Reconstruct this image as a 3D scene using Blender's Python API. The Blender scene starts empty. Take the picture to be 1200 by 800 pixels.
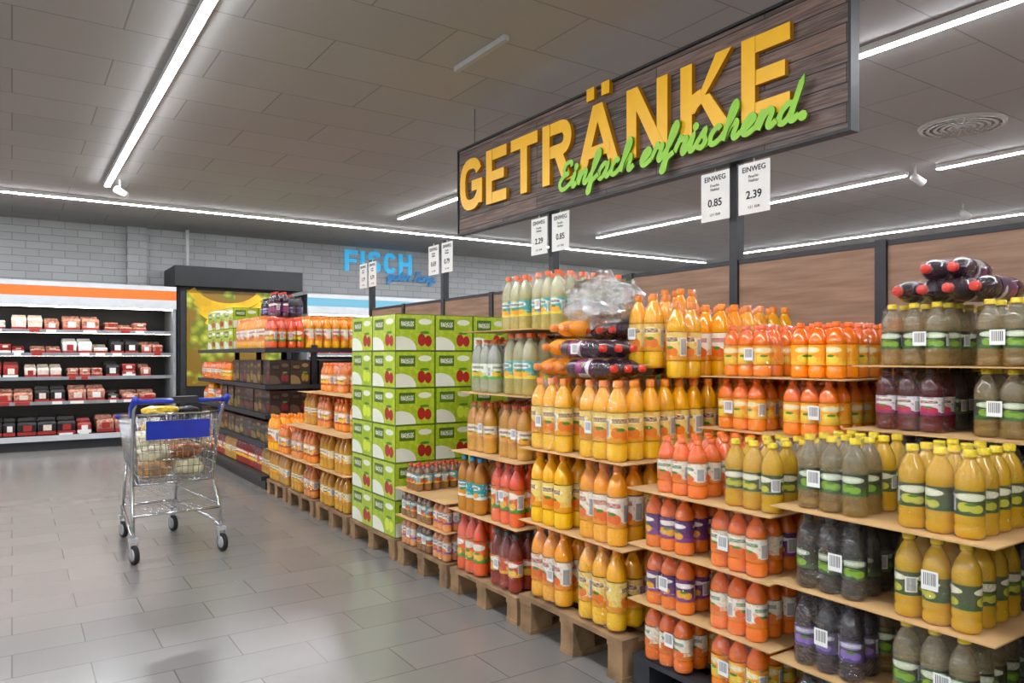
import bpy, math, random
from mathutils import Vector, Matrix
import mathutils.noise as mn
R = random.Random(11)
scene = bpy.context.scene
COL = scene.collection
pi = math.pi
scene.view_settings.view_transform = 'Standard'
scene.view_settings.look = 'None'

def C(h):
    h = h.lstrip('#')
    o = []
    for i in (0, 2, 4):
        c = int(h[i:i+2], 16)/255
        o.append(c/12.92 if c <= .04045 else ((c+.055)/1.055)**2.4)
    return (o[0], o[1], o[2], 1)

# ---------------------------------------------------------------- materials
class NT:
    def __init__(s, name):
        s.m = bpy.data.materials.new(name); s.m.use_nodes = True
        s.t = s.m.node_tree
        s.b = s.t.nodes['Principled BSDF']; s.out = s.t.nodes['Material Output']
    def n(s, ty, **kw):
        x = s.t.nodes.new(ty)
        for k, v in kw.items(): setattr(x, k, v)
        return x
    def put(s, sock, v):
        if isinstance(v, bpy.types.NodeSocket): s.t.links.new(v, sock)
        else: sock.default_value = v
    def math(s, op, a, b=None):
        x = s.n('ShaderNodeMath', operation=op); s.put(x.inputs[0], a)
        if b is not None: s.put(x.inputs[1], b)
        return x.outputs[0]
    def mix(s, f, a, b, bt='MIX'):
        x = s.n('ShaderNodeMix', data_type='RGBA', blend_type=bt)
        s.put(x.inputs[0], f); s.put(x.inputs[6], a); s.put(x.inputs[7], b)
        return x.outputs[2]
    def pos(s): return s.n('ShaderNodeNewGeometry').outputs['Position']
    def sep(s, v):
        x = s.n('ShaderNodeSeparateXYZ'); s.put(x.inputs[0], v); return x.outputs
    def comb(s, a, b, c=0.0):
        x = s.n('ShaderNodeCombineXYZ'); s.put(x.inputs[0], a); s.put(x.inputs[1], b); s.put(x.inputs[2], c); return x.outputs[0]
    def noise(s, v, scale, detail=3):
        x = s.n('ShaderNodeTexNoise'); s.put(x.inputs['Vector'], v); x.inputs['Scale'].default_value = scale; x.inputs['Detail'].default_value = detail
        return x.outputs['Fac']
    def ramp(s, f, a, b, ca, cb):
        x = s.n('ShaderNodeValToRGB'); s.put(x.inputs[0], f)
        e = x.color_ramp.elements; e[0].position = a; e[0].color = ca; e[1].position = b; e[1].color = cb
        return x.outputs[0]
    def bump(s, h, st=.2, d=.01):
        x = s.n('ShaderNodeBump'); s.put(x.inputs['Height'], h); x.inputs['Strength'].default_value = st; x.inputs['Distance'].default_value = d
        s.t.links.new(x.outputs[0], s.b.inputs['Normal']); return x.outputs[0]
    def base(s, c, rough=.5, metal=0, coat=0, spec=.5):
        s.put(s.b.inputs['Base Color'], c); s.put(s.b.inputs['Roughness'], rough)
        s.b.inputs['Metallic'].default_value = metal; s.b.inputs['Coat Weight'].default_value = coat
        s.b.inputs['Coat Roughness'].default_value = .06
        s.b.inputs['Specular IOR Level'].default_value = spec
        return s.m

def mk(name, hexcol, rough=.5, metal=0, coat=0, var=.12, scale=9, spec=.5):
    t = NT(name); c = C(hexcol)
    tc = t.n('ShaderNodeTexCoord').outputs['Object']
    f = t.noise(tc, scale)
    d = tuple(x*(1-var) for x in c[:3])+(1,); l = tuple(min(1, x*(1+var)) for x in c[:3])+(1,)
    return t.base(t.ramp(f, .35, .65, d, l), rough, metal, coat, spec)

def emit(name, hexcol, s):
    t = NT(name); e = t.n('ShaderNodeEmission'); e.inputs[0].default_value = C(hexcol); e.inputs[1].default_value = s
    t.t.links.new(e.outputs[0], t.out.inputs[0]); return t.m

M_black = mk('black_metal', '#1b1c1f', .45)
M_dark = mk('dark_grey_metal', '#2c2e33', .5)
M_white = mk('white_paint', '#e4e4e2', .5, var=.03)
M_grey = mk('light_grey_metal', '#b4b6b8', .4, var=.04)
M_ventg = mk('vent_metal', '#b5b2ab', .5, var=.04)
M_rail = mk('price_rail_grey', '#8d9094', .4, var=.1)
M_chrome = mk('chrome_wire', '#c9ccd0', .22, metal=1, var=.05)
M_blue = mk('blue_plastic', '#1638b4', .3, coat=.4)
M_rubber = mk('rubber', '#202022', .7)
M_card = mk('cardboard', '#c9a26c', .8, var=.12, scale=5)
M_carddark = mk('cardboard_box', '#9a6f45', .8)
M_pwood = mk('pallet_wood', '#8f7150', .85, var=.35, scale=7)
M_lamp = emit('lamp_tube', '#f6f9ff', 104)
M_lampsoft = emit('case_lamp', '#fff6ea', 16)
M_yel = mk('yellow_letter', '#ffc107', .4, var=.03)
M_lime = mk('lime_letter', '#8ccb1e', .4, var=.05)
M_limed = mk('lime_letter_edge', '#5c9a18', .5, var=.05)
def glow(name, h, s):
    m = mk(name, h, .4, var=.02); b = m.node_tree.nodes['Principled BSDF']
    b.inputs['Emission Color'].default_value = C(h); b.inputs['Emission Strength'].default_value = s; return m
M_cyan = glow('cyan_letter', '#35b4e8', .45)
M_navy = glow('navy_letter', '#1f7fb8', .25)
M_orange = mk('orange_band', '#ee7326', .4, var=.03)
M_hblue = emit('header_blue_light', '#8fd4f0', .95)
M_hgrey = mk('header_grey', '#c8cbce', .4, var=.03)
M_red = mk('red_pack', '#a8302a', .35)
M_cream = mk('cream_pack', '#ecdccb', .4, var=.1, scale=30)
M_meat = mk('meat_pack', '#c48670', .35, var=.5, scale=25)
M_paper = mk('paper', '#f0efea', .6, var=.02)
M_ink = mk('ink', '#1a1a1a', .6)
M_wine = mk('black_carton', '#1f1a1c', .4)
M_bread = mk('bread_brown', '#b98a4e', .4, coat=.5, var=.5, scale=14)
M_breadl = mk('toast_bag', '#e6d6b0', .3, coat=.6, var=.35, scale=12)
M_carrot = mk('carrot_bag', '#c9702a', .3, coat=.5, var=.3)
M_yelbag = mk('yellow_bag', '#e0b83a', .3, coat=.5, var=.4, scale=15)

def film_mat(name, lo, hi, tint, pw=2.0):
    t = NT(name); t.t.nodes.remove(t.b)
    tc = t.n('ShaderNodeTexCoord').outputs['Object']
    mp = t.n('ShaderNodeMapping'); mp.inputs['Scale'].default_value = (1, 1, 1.8); mp.inputs['Rotation'].default_value = (.3, .5, .2); t.t.links.new(tc, mp.inputs[0])
    nf = t.noise(mp.outputs[0], 15, 2)
    nf2 = t.math('ABSOLUTE', t.math('SUBTRACT', t.noise(mp.outputs[0], 26, 3), .5))
    bp = t.n('ShaderNodeBump'); t.put(bp.inputs['Height'], t.math('ADD', nf, t.math('MULTIPLY', nf2, 1.0))); bp.inputs['Strength'].default_value = 1.0; bp.inputs['Distance'].default_value = .035
    g = t.n('ShaderNodeBsdfGlossy'); g.inputs['Roughness'].default_value = .1; g.inputs[0].default_value = tint
    t.t.links.new(bp.outputs[0], g.inputs['Normal'])
    tr = t.n('ShaderNodeBsdfTransparent')
    lw = t.n('ShaderNodeLayerWeight'); lw.inputs[0].default_value = .35; t.t.links.new(bp.outputs[0], lw.inputs['Normal'])
    f = t.math('ADD', t.math('MULTIPLY', t.math('POWER', lw.outputs['Facing'], pw), hi-lo), lo)
    mx = t.n('ShaderNodeMixShader'); t.put(mx.inputs[0], f); t.t.links.new(tr.outputs[0], mx.inputs[1]); t.t.links.new(g.outputs[0], mx.inputs[2])
    t.t.links.new(mx.outputs[0], t.out.inputs[0]); return t.m
M_film = film_mat('shrink_film', .035, .42, (1, 1, 1, 1))
M_filmw = film_mat('loose_film', .3, .9, (.97, .98, 1, 1), 1.0)
def barcode_mat():
    t = NT('barcode_sticker')
    s = t.sep(t.n('ShaderNodeTexCoord').outputs['UV']); u, v = s[0], s[1]
    A = lambda a, b: t.math('MULTIPLY', a, b)
    LT = lambda a, b_: t.math('LESS_THAN', a, b_); GT = lambda a, b_: t.math('GREATER_THAN', a, b_)
    f = A(A(GT(u, .12), LT(u, .88)), A(GT(v, .25), LT(v, .9)))
    st = LT(t.math('FRACT', t.math('ADD', t.math('MULTIPLY', u, 11.0), t.math('MULTIPLY', t.noise(t.comb(u, 0.0), 20), .8))), .5)
    return t.base(t.mix(A(f, st), C('#f2f2ee'), C('#121212')), .3, 0, .4)
M_bar = barcode_mat()

def label_mat(name, base, band, fruit, dark, oval_h=.17, oc='#f2ede0'):
    t = NT(name)
    uv = t.n('ShaderNodeTexCoord').outputs['UV']; s = t.sep(uv); u, v = s[0], s[1]
    u2 = t.math('FRACT', t.math('MULTIPLY', u, 2.0))
    LT = lambda a, b: t.math('LESS_THAN', a, b)
    GT = lambda a, b: t.math('GREATER_THAN', a, b)
    AND = lambda a, b: t.math('MULTIPLY', a, b)
    nz = t.noise(t.comb(t.math('MULTIPLY', u, 7.0), t.math('MULTIPLY', v, 3.0)), 1.6, 2)
    c = t.mix(GT(nz, .57), C(base), tuple(.45*a+.55*b for a, b in zip(C(base), C(band))))
    c = t.mix(LT(v, .2), c, C(band))
    def oval(cu, cv, a, b):
        x = t.math('DIVIDE', t.math('SUBTRACT', u2, cu), a); y = t.math('DIVIDE', t.math('SUBTRACT', v, cv), b)
        return LT(t.math('ADD', t.math('MULTIPLY', x, x), t.math('MULTIPLY', y, y)), 1.0)
    c = t.mix(oval(.5, .74, .38, oval_h), c, C(oc))
    c = t.mix(oval(.36, .34, .17, .19), c, C(fruit))
    c = t.mix(oval(.62, .28, .17, .17), c, C(fruit))
    c = t.mix(oval(.5, .45, .14, .06), c, C('#4d8a25'))
    tn = t.noise(t.comb(t.math('MULTIPLY', u, 120.0), t.math('MULTIPLY', v, 16.0)), 1.0, 1)
    txt = AND(AND(GT(v, .66), LT(v, .82)), AND(AND(GT(u2, .22), LT(u2, .78)), GT(tn, .46)))
    c = t.mix(txt, c, C(dark))
    bar = AND(AND(GT(u, .43), LT(u, .57)), AND(GT(v, .15), LT(v, .8)))
    c = t.mix(bar, c, C('#eeeeea'))
    st = AND(AND(AND(GT(u, .445), LT(u, .555)), AND(GT(v, .2), LT(v, .75))), LT(t.math('FRACT', t.math('MULTIPLY', u, 88.0)), .5))
    c = t.mix(st, c, C('#151515'))
    return t.base(c, .35, 0, .3)

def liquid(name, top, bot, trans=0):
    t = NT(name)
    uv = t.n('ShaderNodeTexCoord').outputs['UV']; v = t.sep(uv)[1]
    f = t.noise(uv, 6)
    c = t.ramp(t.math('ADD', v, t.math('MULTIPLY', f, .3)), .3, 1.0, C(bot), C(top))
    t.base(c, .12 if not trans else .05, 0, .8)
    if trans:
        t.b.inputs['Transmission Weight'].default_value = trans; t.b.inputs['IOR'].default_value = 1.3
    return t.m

# ---------------------------------------------------------------- mesh builder
class MB:
    def __init__(s): s.v = []; s.f = []; s.m = []; s.uv = []; s.sm = []
    def add(s, vs, fs, m=0, uvs=None, smooth=False, M=None):
        o = len(s.v)
        for p in vs:
            p = Vector(p)
            s.v.append(M @ p if M else p)
        for i, f in enumerate(fs):
            s.f.append([a+o for a in f]); s.m.append(m if isinstance(m, int) else m[i]); s.sm.append(smooth)
            s.uv.append(uvs[i] if uvs else [(0, 0)]*len(f))
    def box(s, x0, x1, y0, y1, z0, z1, m=0, M=None):
        vs = [(x0, y0, z0), (x1, y0, z0), (x1, y1, z0), (x0, y1, z0), (x0, y0, z1), (x1, y0, z1), (x1, y1, z1), (x0, y1, z1)]
        fs = [(0, 1, 5, 4), (1, 2, 6, 5), (2, 3, 7, 6), (3, 0, 4, 7), (4, 5, 6, 7), (3, 2, 1, 0)]
        q = [(0, 0), (1, 0), (1, 1), (0, 1)]
        s.add(vs, fs, m, [q]*6, False, M)
    def tube(s, pts, r, seg=6, m=0, M=None):
        P = [Vector(p) for p in pts]; n = len(P); vs = []; fs = []
        up = None
        for i in range(n):
            t = (P[min(i+1, n-1)]-P[max(i-1, 0)]).normalized()
            if up is None:
                a = Vector((0, 0, 1)) if abs(t.z) < .9 else Vector((1, 0, 0)); up = (a - t*a.dot(t)).normalized()
            else:
                up = (up - t*up.dot(t)); up = up.normalized() if up.length > 1e-5 else Vector((1, 0, 0))
            b = t.cross(up)
            for k in range(seg):
                a = 2*pi*k/seg; vs.append(P[i]+up*(math.cos(a)*r)+b*(math.sin(a)*r))
        for i in range(n-1):
            for k in range(seg):
                k2 = (k+1) % seg; fs.append((i*seg+k, i*seg+k2, (i+1)*seg+k2, (i+1)*seg+k))
        fs.append(tuple(range(seg))[::-1]); fs.append(tuple((n-1)*seg+k for k in range(seg)))
        s.add(vs, fs, m, None, True, M)
    def rev(s, prof, seg, m=0, M=None, uvr=None, capb=True, capt=True):
        vs = []; fs = []; uvs = []
        n = len(prof)
        for (r, z) in prof:
            for k in range(seg):
                a = 2*pi*k/seg; vs.append((r*math.cos(a), r*math.sin(a), z))
        z0, z1 = uvr if uvr else (prof[0][1], prof[-1][1])
        dz = (z1-z0) or 1
        for i in range(n-1):
            va, vb = (prof[i][1]-z0)/dz, (prof[i+1][1]-z0)/dz
            for k in range(seg):
                k2 = (k+1) % seg; fs.append((i*seg+k, i*seg+k2, (i+1)*seg+k2, (i+1)*seg+k))
                uvs.append([(k/seg, va), ((k+1)/seg, va), ((k+1)/seg, vb), (k/seg, vb)])
        if capb: fs.append(tuple(range(seg))[::-1]); uvs.append([(0, 0)]*seg)
        if capt: fs.append(tuple((n-1)*seg+k for k in range(seg))); uvs.append([(0, 1)]*seg)
        s.add(vs, fs, m, uvs, True, M)
    def poly(s, pts, z0, z1, m=0, M=None, ms=None):
        n = len(pts); ar = sum(pts[i][0]*pts[(i+1) % n][1]-pts[(i+1) % n][0]*pts[i][1] for i in range(n))
        if ar < 0: pts = pts[::-1]
        vs = [(x, y, z1) for x, y in pts]+[(x, y, z0) for x, y in pts]
        fs = [tuple(range(n))]+[(i, i+n, (i+1) % n+n, (i+1) % n) for i in range(n)]
        s.add(vs, fs, [m]+[m if ms is None else ms]*n, None, False, M)
    def ribbon(s, pts, w, z0, z1, m=0, M=None, ms=None):
        P = [Vector(p) for p in pts]; n = len(P); L = []; Rr = []
        for i in range(n):
            a = (P[i]-P[i-1]).normalized() if i else None
            b = (P[i+1]-P[i]).normalized() if i < n-1 else None
            t = ((a or b)+(b or a)).normalized() if (a or b)+(b or a) != Vector((0, 0)) else a
            nn = Vector((-t.y, t.x)); d = a or b; c = max(.5, abs(nn.dot(Vector((-d.y, d.x)))))
            L.append(P[i]+nn*(w/2/c)); Rr.append(P[i]-nn*(w/2/c))
        vs = []; fs = []; mm = []
        for i in range(n):
            zz = z1+.0015*i/n
            for q in (L[i], Rr[i]):
                vs.append((q.x, q.y, zz)); vs.append((q.x, q.y, z0))
        e = m if ms is None else ms
        for i in range(n-1):
            a = i*4; b = a+4
            fs += [(a, a+2, b+2, b), (a+1, a, b, b+1), (a+2, a+3, b+3, b+2)]; mm += [m, e, e]
        fs += [(0, 1, 3, 2), (n*4-4, n*4-2, n*4-1, n*4-3)]; mm += [e, e]
        s.add(vs, fs, mm, None, False, M)
    def mesh(s, name, mats):
        me = bpy.data.meshes.new(name); me.from_pydata([tuple(v) for v in s.v], [], s.f)
        for a in mats: me.materials.append(a)
        me.polygons.foreach_set('material_index', s.m); me.polygons.foreach_set('use_smooth', s.sm)
        ul = me.uv_layers.new(name='UVMap'); fl = []
        for u in s.uv:
            for a in u: fl += [a[0], a[1]]
        ul.data.foreach_set('uv', fl); me.update(); return me
    def obj(s, name, mats, parent=None, loc=None, rot=None):
        o = bpy.data.objects.new(name, s.mesh(name, mats)); COL.objects.link(o)
        if loc: o.location = loc
        if rot: o.rotation_euler = rot
        if parent: par(o, parent)
        return o

def empty(name, loc=(0, 0, 0)):
    e = bpy.data.objects.new(name, None); e.location = loc; e.empty_display_size = .1; COL.objects.link(e); return e
def par(o, e):
    o.parent = e; o.matrix_parent_inverse = Matrix.Translation(-Vector(e.location))

# ---------------------------------------------------------------- room
X0, X1, Y0, Y1, CZ = -9.0, 19.0, -6.0, 14.2, 3.6
def floor_mat():
    t = NT('floor_tiles'); p = t.pos()
    b = t.n('ShaderNodeTexBrick'); t.t.links.new(p, b.inputs['Vector'])
    b.inputs['Scale'].default_value = 1; b.inputs['Brick Width'].default_value = .6; b.inputs['Row Height'].default_value = .3
    b.inputs['Mortar Size'].default_value = .0035; b.inputs['Mortar Smooth'].default_value = .3; b.offset = .5
    b.inputs['Color1'].default_value = C('#827f7b'); b.inputs['Color2'].default_value = C('#7a7773'); b.inputs['Mortar'].default_value = C('#5c5a57')
    nz = t.noise(p, 90, 2)
    c = t.mix(t.math('MULTIPLY', nz, .15), b.outputs['Color'], C('#6f6d69'))
    t.base(c, .22, 0, 0, .8)
    return t.m
def ceil_mat():
    t = NT('ceiling_tiles'); p = t.pos()
    b = t.n('ShaderNodeTexBrick'); t.t.links.new(p, b.inputs['Vector'])
    b.inputs['Scale'].default_value = 1; b.inputs['Brick Width'].default_value = 1.25; b.inputs['Row Height'].default_value = .625
    b.inputs['Mortar Size'].default_value = .006; b.offset = .5
    b.inputs['Color1'].default_value = C('#b2b0ad'); b.inputs['Color2'].default_value = C('#aba9a6'); b.inputs['Mortar'].default_value = C('#8a8886')
    nz = t.noise(p, 180, 2)
    c = t.mix(t.math('MULTIPLY', nz, .25), b.outputs['Color'], C('#989592'))
    t.base(c, .9); return t.m
def brick_mat():
    t = NT('white_brick'); s = t.sep(t.pos())
    b = t.n('ShaderNodeTexBrick'); t.t.links.new(t.comb(s[0], s[2]), b.inputs['Vector'])
    b.inputs['Scale'].default_value = 1; b.inputs['Brick Width'].default_value = .36; b.inputs['Row Height'].default_value = .12
    b.inputs['Mortar Size'].default_value = .007; b.inputs['Color1'].default_value = C('#bcbebd'); b.inputs['Color2'].default_value = C('#b0b2b1'); b.inputs['Mortar'].default_value = C('#969898')
    t.base(b.outputs['Color'], .7); t.bump(b.outputs['Fac'], -.3, .008); return t.m
M_floor, M_ceil, M_brick = floor_mat(), ceil_mat(), brick_mat()
M_plaster = mk('wall_plaster', '#b9b8b4', .8, var=.04)
def slab(name, a, m):
    b = MB(); b.box(*a); return b.obj(name, [m])
slab('floor', (X0, X1, Y0, Y1, -.1, 0), M_floor)
slab('ceiling', (X0, X1, Y0, Y1, CZ, CZ+.1), M_ceil)
slab('wall_back', (X0, X1, Y1, Y1+.1, 0, CZ), M_brick)
slab('wall_front', (X0, X1, Y0-.1, Y0, 0, CZ), M_plaster)
slab('wall_left', (X0-.1, X0, Y0, Y1, 0, CZ), M_plaster)
slab('wall_right', (X1, X1+.1, Y0, Y1, 0, CZ), M_plaster)
slab('trim_1', (1.62, 1.92, Y1-.12, Y1, 0, CZ), M_brick)
b = MB(); b.tube([(2.55, Y1-.2, CZ), (2.55, Y1-.2, 2.95)], .03, 10); b.obj('ceiling_pipe', [M_white])

# ceiling light rails
def rail(segs, axis, fixed):
    e = empty('linear_ceiling_light', (fixed, 0, CZ) if axis == 'y' else (0, fixed, CZ))
    b = MB()
    for a, c in segs:
        if axis == 'y':
            b.box(fixed-.035, fixed+.035, a, c, CZ-.05, CZ-.001, 0); b.box(fixed-.028, fixed+.028, a+.01, c-.01, CZ-.058, CZ-.0505, 1)
        else:
            b.box(a, c, fixed-.035, fixed+.035, CZ-.05, CZ-.001, 0); b.box(a+.01, c-.01, fixed-.028, fixed+.028, CZ-.058, CZ-.0505, 1)
    b.obj('light_rail', [M_white, M_lamp], e)
rail([(-5.5, 10.7)], 'y', 1.0)
rail([(-5.5, 10.7)], 'y', 5.05)
rail([(-5.5, 4.4), (4.75, 7.0), (7.9, 10.4)], 'y', 8.85)
rail([(-5.5, 10.4)], 'y', 12.7)
rail([(-5.5, 10.4)], 'y', 16.5)
rail([(-5.5, 10.7)], 'y', -2.95)
rail([(-5.5, 10.7)], 'y', -6.9)
rail([(-8, 13.3)], 'x', 11.8)
b = MB(); b.box(2.79, 2.83, 4.25, 4.95, CZ-.04, CZ-.002); b.obj('ceiling_track', [M_grey])
for (x, y) in [(1.12, 10.45), (8.7, 4.57), (11.4, 5.3)]:
    e = empty('track_spotlight', (x, y, CZ))
    b = MB(); b.tube([(x, y, CZ-.001), (x, y, CZ-.12)], .012, 8); b.tube([(x-.05, y, CZ-.12), (x+.07, y-.06, CZ-.2)], .045, 12); b.obj('spot_body', [M_white], e)
vx, vy = 7.5, 3.5
b = MB(); Mv = Matrix.Translation((vx, vy, CZ-.03))
b.rev([(.36, .0), (.37, .028)], 40, 0, Mv, capb=False, capt=False)
for rr in (.36, .30, .24, .18, .12, .06):
    b.rev([(rr, 0), (rr-.03, 0), (rr-.03, .02), (rr, .02)], 36, 0, Mv, capb=False, capt=False)
b.rev([(.345, .024), (.001, .024)], 36, 1, Mv, capb=False, capt=False)
for k in range(24):
    a = 2*pi*k/24
    b.box(.05, .35, -.006, .006, .002, .02, 0, Mv @ Matrix.Rotation(a, 4, 'Z'))
b.obj('ceiling_air_vent', [M_ventg, M_black])

# ---------------------------------------------------------------- partition
def wood_panel():
    t = NT('partition_wood'); s = t.sep(t.pos())
    v = t.comb(t.math('MULTIPLY', s[1], 1.2), t.math('MULTIPLY', s[2], 14.0))
    f = t.noise(v, 2.2, 6)
    f2 = t.noise(t.comb(t.math('MULTIPLY', s[1], 6.0), t.math('MULTIPLY', s[2], 90.0)), 1.5, 3)
    c = t.ramp(f, .3, .7, C('#86664f'), C('#ab8b71'))
    c = t.mix(t.math('MULTIPLY', f2, .4), c, C('#745643'))
    return t.base(c, .55)
M_panel = wood_panel()
XP = 3.5
pe = empty('partition_wall_panels', (XP, 4, 0))
posts = [round(1.99-.88*4+.88*i, 3) for i in range(12)]
b = MB()
for i in range(len(posts)-1):
    b.box(XP-.015, XP+.015, posts[i]+.03, posts[i+1]-.03, .08, 1.93)
b.obj('wood_panels', [M_panel], pe)
b = MB()
for i, y in enumerate(posts):
    tall = (i % 2 == 1) and y > 2
    b.box(XP-.03, XP+.03, y-.028, y+.028, 0, 2.52 if tall else 1.96)
    if i < len(posts)-1: b.box(XP-.02, XP+.02, y+.03, posts[i+1]-.03, 1.93, 1.955); b.box(XP-.02, XP+.02, y+.03, posts[i+1]-.03, .03, .08)
b.obj('steel_posts', [M_dark], pe)

# ---------------------------------------------------------------- letters
def arc(cx, cy, rx, ry, a0, a1, n=18, p=2.6):
    o = []
    for i in range(n+1):
        a = math.radians(a0+(a1-a0)*i/n); c, s = math.cos(a), math.sin(a)
        o.append((cx+rx*math.copysign(abs(c)**(2/p), c), cy+ry*math.copysign(abs(s)**(2/p), s)))
    return o
def cat(pts, n=7):
    P = [Vector(p) for p in pts]; P = [P[0]*2-P[1]]+P+[P[-1]*2-P[-2]]; o = []
    for i in range(1, len(P)-2):
        for k in range(n):
            t = k/n; a, b_, c, d = P[i-1:i+3]
            o.append(.5*((2*b_)+(c-a)*t+(2*a-5*b_+4*c-d)*t*t+(3*b_-a-3*c+d)*t**3))
    o.append(P[-2]); return [(q.x, q.y) for q in o]
ZJ = [0]
def block(b, ch, ox, oy, w, h, t, z0, z1, m, ms):
    q = t/2
    def zz(): ZJ[0] = (ZJ[0]+1) % 5; return z1+ZJ[0]*.0012
    def rb(pts, ww=t): b.ribbon([(x+ox, y+oy) for x, y in pts], ww, z0, zz(), m, None, ms)
    def pl(pts): b.poly([(x+ox, y+oy) for x, y in pts], z0, zz(), m, None, ms)
    def rc(x0, x1, y0, y1): pl([(x0, y0), (x1, y0), (x1, y1), (x0, y1)])
    def pr(xb0, xb1, yb, xt0, xt1, yt): pl([(xb0, yb), (xb1, yb), (xt1, yt), (xt0, yt)])
    if ch in 'EF':
        rc(0, t, 0, h); rc(t, w*.9, h*.5-q*.9, h*.5+q*.9); rc(t, w, h-t, h)
        if ch == 'E': rc(t, w, 0, t)
    elif ch == 'T': rc(0, w, h-t, h); rc(w/2-q, w/2+q, 0, h-t)
    elif ch == 'I': rc(0, t, 0, h)
    elif ch == 'H': rc(0, t, 0, h); rc(w-t, w, 0, h); rc(t, w-t, h/2-q, h/2+q)
    elif ch == 'N': rc(0, t, 0, h); rc(w-t, w, 0, h); pr(w-t*1.15, w-t*.1, 0, t*.1, t*1.15, h)
    elif ch == 'A':
        pr(0, t*1.05, 0, w/2-t*.55, w/2+t*.5, h); pr(w-t*1.05, w, 0, w/2-t*.5, w/2+t*.55, h); rc(w*.22, w*.78, h*.2, h*.2+t*.85)
        rc(w*.25-q*.2, w*.25+t*.8, h*1.1, h*1.1+t*.95); rc(w*.75-t*.8, w*.75+q*.2, h*1.1, h*1.1+t*.95)
    elif ch == 'K':
        # stem, upper arm, lower leg meeting on the arm's lower edge
        rc(0, t, 0, h); pr(t*.95, t*1.25, h*.33, w-t*1.25, w-t*.02, h)
        pl([(t*.95, h*.33), (t*.95, h*.58), (t*1.75, h*.62), (t*2.0, h*.45)])
        pr(w-t*1.18, w+t*.08, 0, t*1.55, t*2.5, h*.52)
    elif ch == 'R':
        rc(0, t, 0, h); rr = (h-t-h*.42)/2+.0
        rb([(t*.5, h-q), (w-rr-q, h-q)]+arc(w-rr-q, h-q-rr, rr, rr, 88, -88, 12, 2.2)+[(w-rr-q, h-q-2*rr), (t*.5, h-q-2*rr)])
        pr(w-t*1.1, w+.01, 0, w*.42, w*.42+t*1.1, h*.45)
    elif ch == 'G': rb(arc(w/2, h/2, w/2-q, h/2-q, 28, 318)+[(w-q, h*.2), (w-q, h*.46-q)]); rc(w*.54, w, h*.46-q*1.0, h*.46+q)
    elif ch == 'C': rb(arc(w/2, h/2, w/2-q, h/2-q, 30, 330))
    elif ch == 'S': rb(cat([(w-q*.9, h*.76), (w*.72, h-q), (w*.3, h-q), (q, h*.74), (w*.4, h*.54), (w-q, h*.3), (w*.7, q), (w*.25, q), (q*.9, h*.24)]))
S = {
 'E': (1.05, [[(.9, 1.6), (.75, 1.95), (.4, 1.95), (.22, 1.6), (.35, 1.2), (.62, 1.1), (.3, 1.0), (.05, .5), (.25, .05), (.6, .0), (1.05, .3)]]),
 'e': (.8, [[(0, .25), (.35, .45), (.58, .8), (.4, 1.0), (.14, .65), (.15, .15), (.4, 0), (.8, .25)]]),
 'i': (.55, [[(0, .25), (.25, .95), (.2, .2), (.33, 0), (.55, .25)], 'dot']),
 'n': (1.0, [[(0, .25), (.16, .95), (.17, .5), (.15, 0)], [(.16, .1), (.3, .7), (.55, 1), (.68, .8), (.62, .2), (.76, 0), (1.0, .25)]]),
 'u': (1.0, [[(0, .25), (.18, .95), (.14, .3), (.3, 0), (.55, .3), (.68, .95), (.64, .2), (.78, 0), (1.0, .25)]]),
 'f': (.7, [[(0, .25), (.35, .9), (.6, 1.75), (.48, 2.1), (.3, 1.6), (.2, 0), (.12, -.75), (.3, -.75), (.35, -.05), (.7, .25)]]),
 'a': (1.02, [[(0, .25), (.1, .35)], [(.68, .85), (.4, 1.0), (.12, .6), (.16, .1), (.38, 0), (.64, .45), (.72, .95), (.66, .25), (.8, 0), (1.02, .25)]]),
 'g': (.95, [[(.68, .85), (.4, 1.0), (.12, .6), (.16, .1), (.38, 0), (.64, .45), (.72, .95), (.6, -.5), (.3, -.8), (.3, -.5), (.95, .25)]]),
 'c': (.75, [[(0, .25), (.1, .35)], [(.58, .8), (.4, 1.0), (.12, .62), (.16, .12), (.4, 0), (.75, .25)]]),
 'h': (1.0, [[(0, .25), (.36, 1.2), (.5, 1.8), (.38, 2.1), (.24, 1.6), (.13, 0)], [(.14, .1), (.3, .7), (.55, 1), (.68, .8), (.62, .2), (.76, 0), (1.0, .25)]]),
 't': (.6, [[(0, .25), (.35, 1.6), (.22, .3), (.35, 0), (.6, .25)], [(.1, 1.15), (.55, 1.2)]]),
 'r': (.78, [[(0, .25), (.2, .95), (.24, 1.1), (.34, .92), (.6, .92), (.5, .25), (.6, 0), (.78, .25)]]),
 's': (.72, [[(0, .25), (.38, 1.05), (.42, .7), (.56, .3), (.38, 0), (.1, .12)], [(.45, .05), (.72, .25)]]),
 'd': (1.02, [[(0, .25), (.1, .35)], [(.68, .85), (.4, 1.0), (.12, .6), (.16, .1), (.38, 0), (.62, .45), (.78, 2.05), (.66, .3), (.8, 0), (1.02, .25)]]),
 'F': (1.0, [[(1.1, 1.9), (.4, 1.9), (.2, 1.7)], [(.65, 1.9), (.4, .3), (.1, 0)], [(.3, 1.0), (.8, 1.05)]]),
 '.': (.4, ['pt']), ' ': (.45, []),
}
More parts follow.
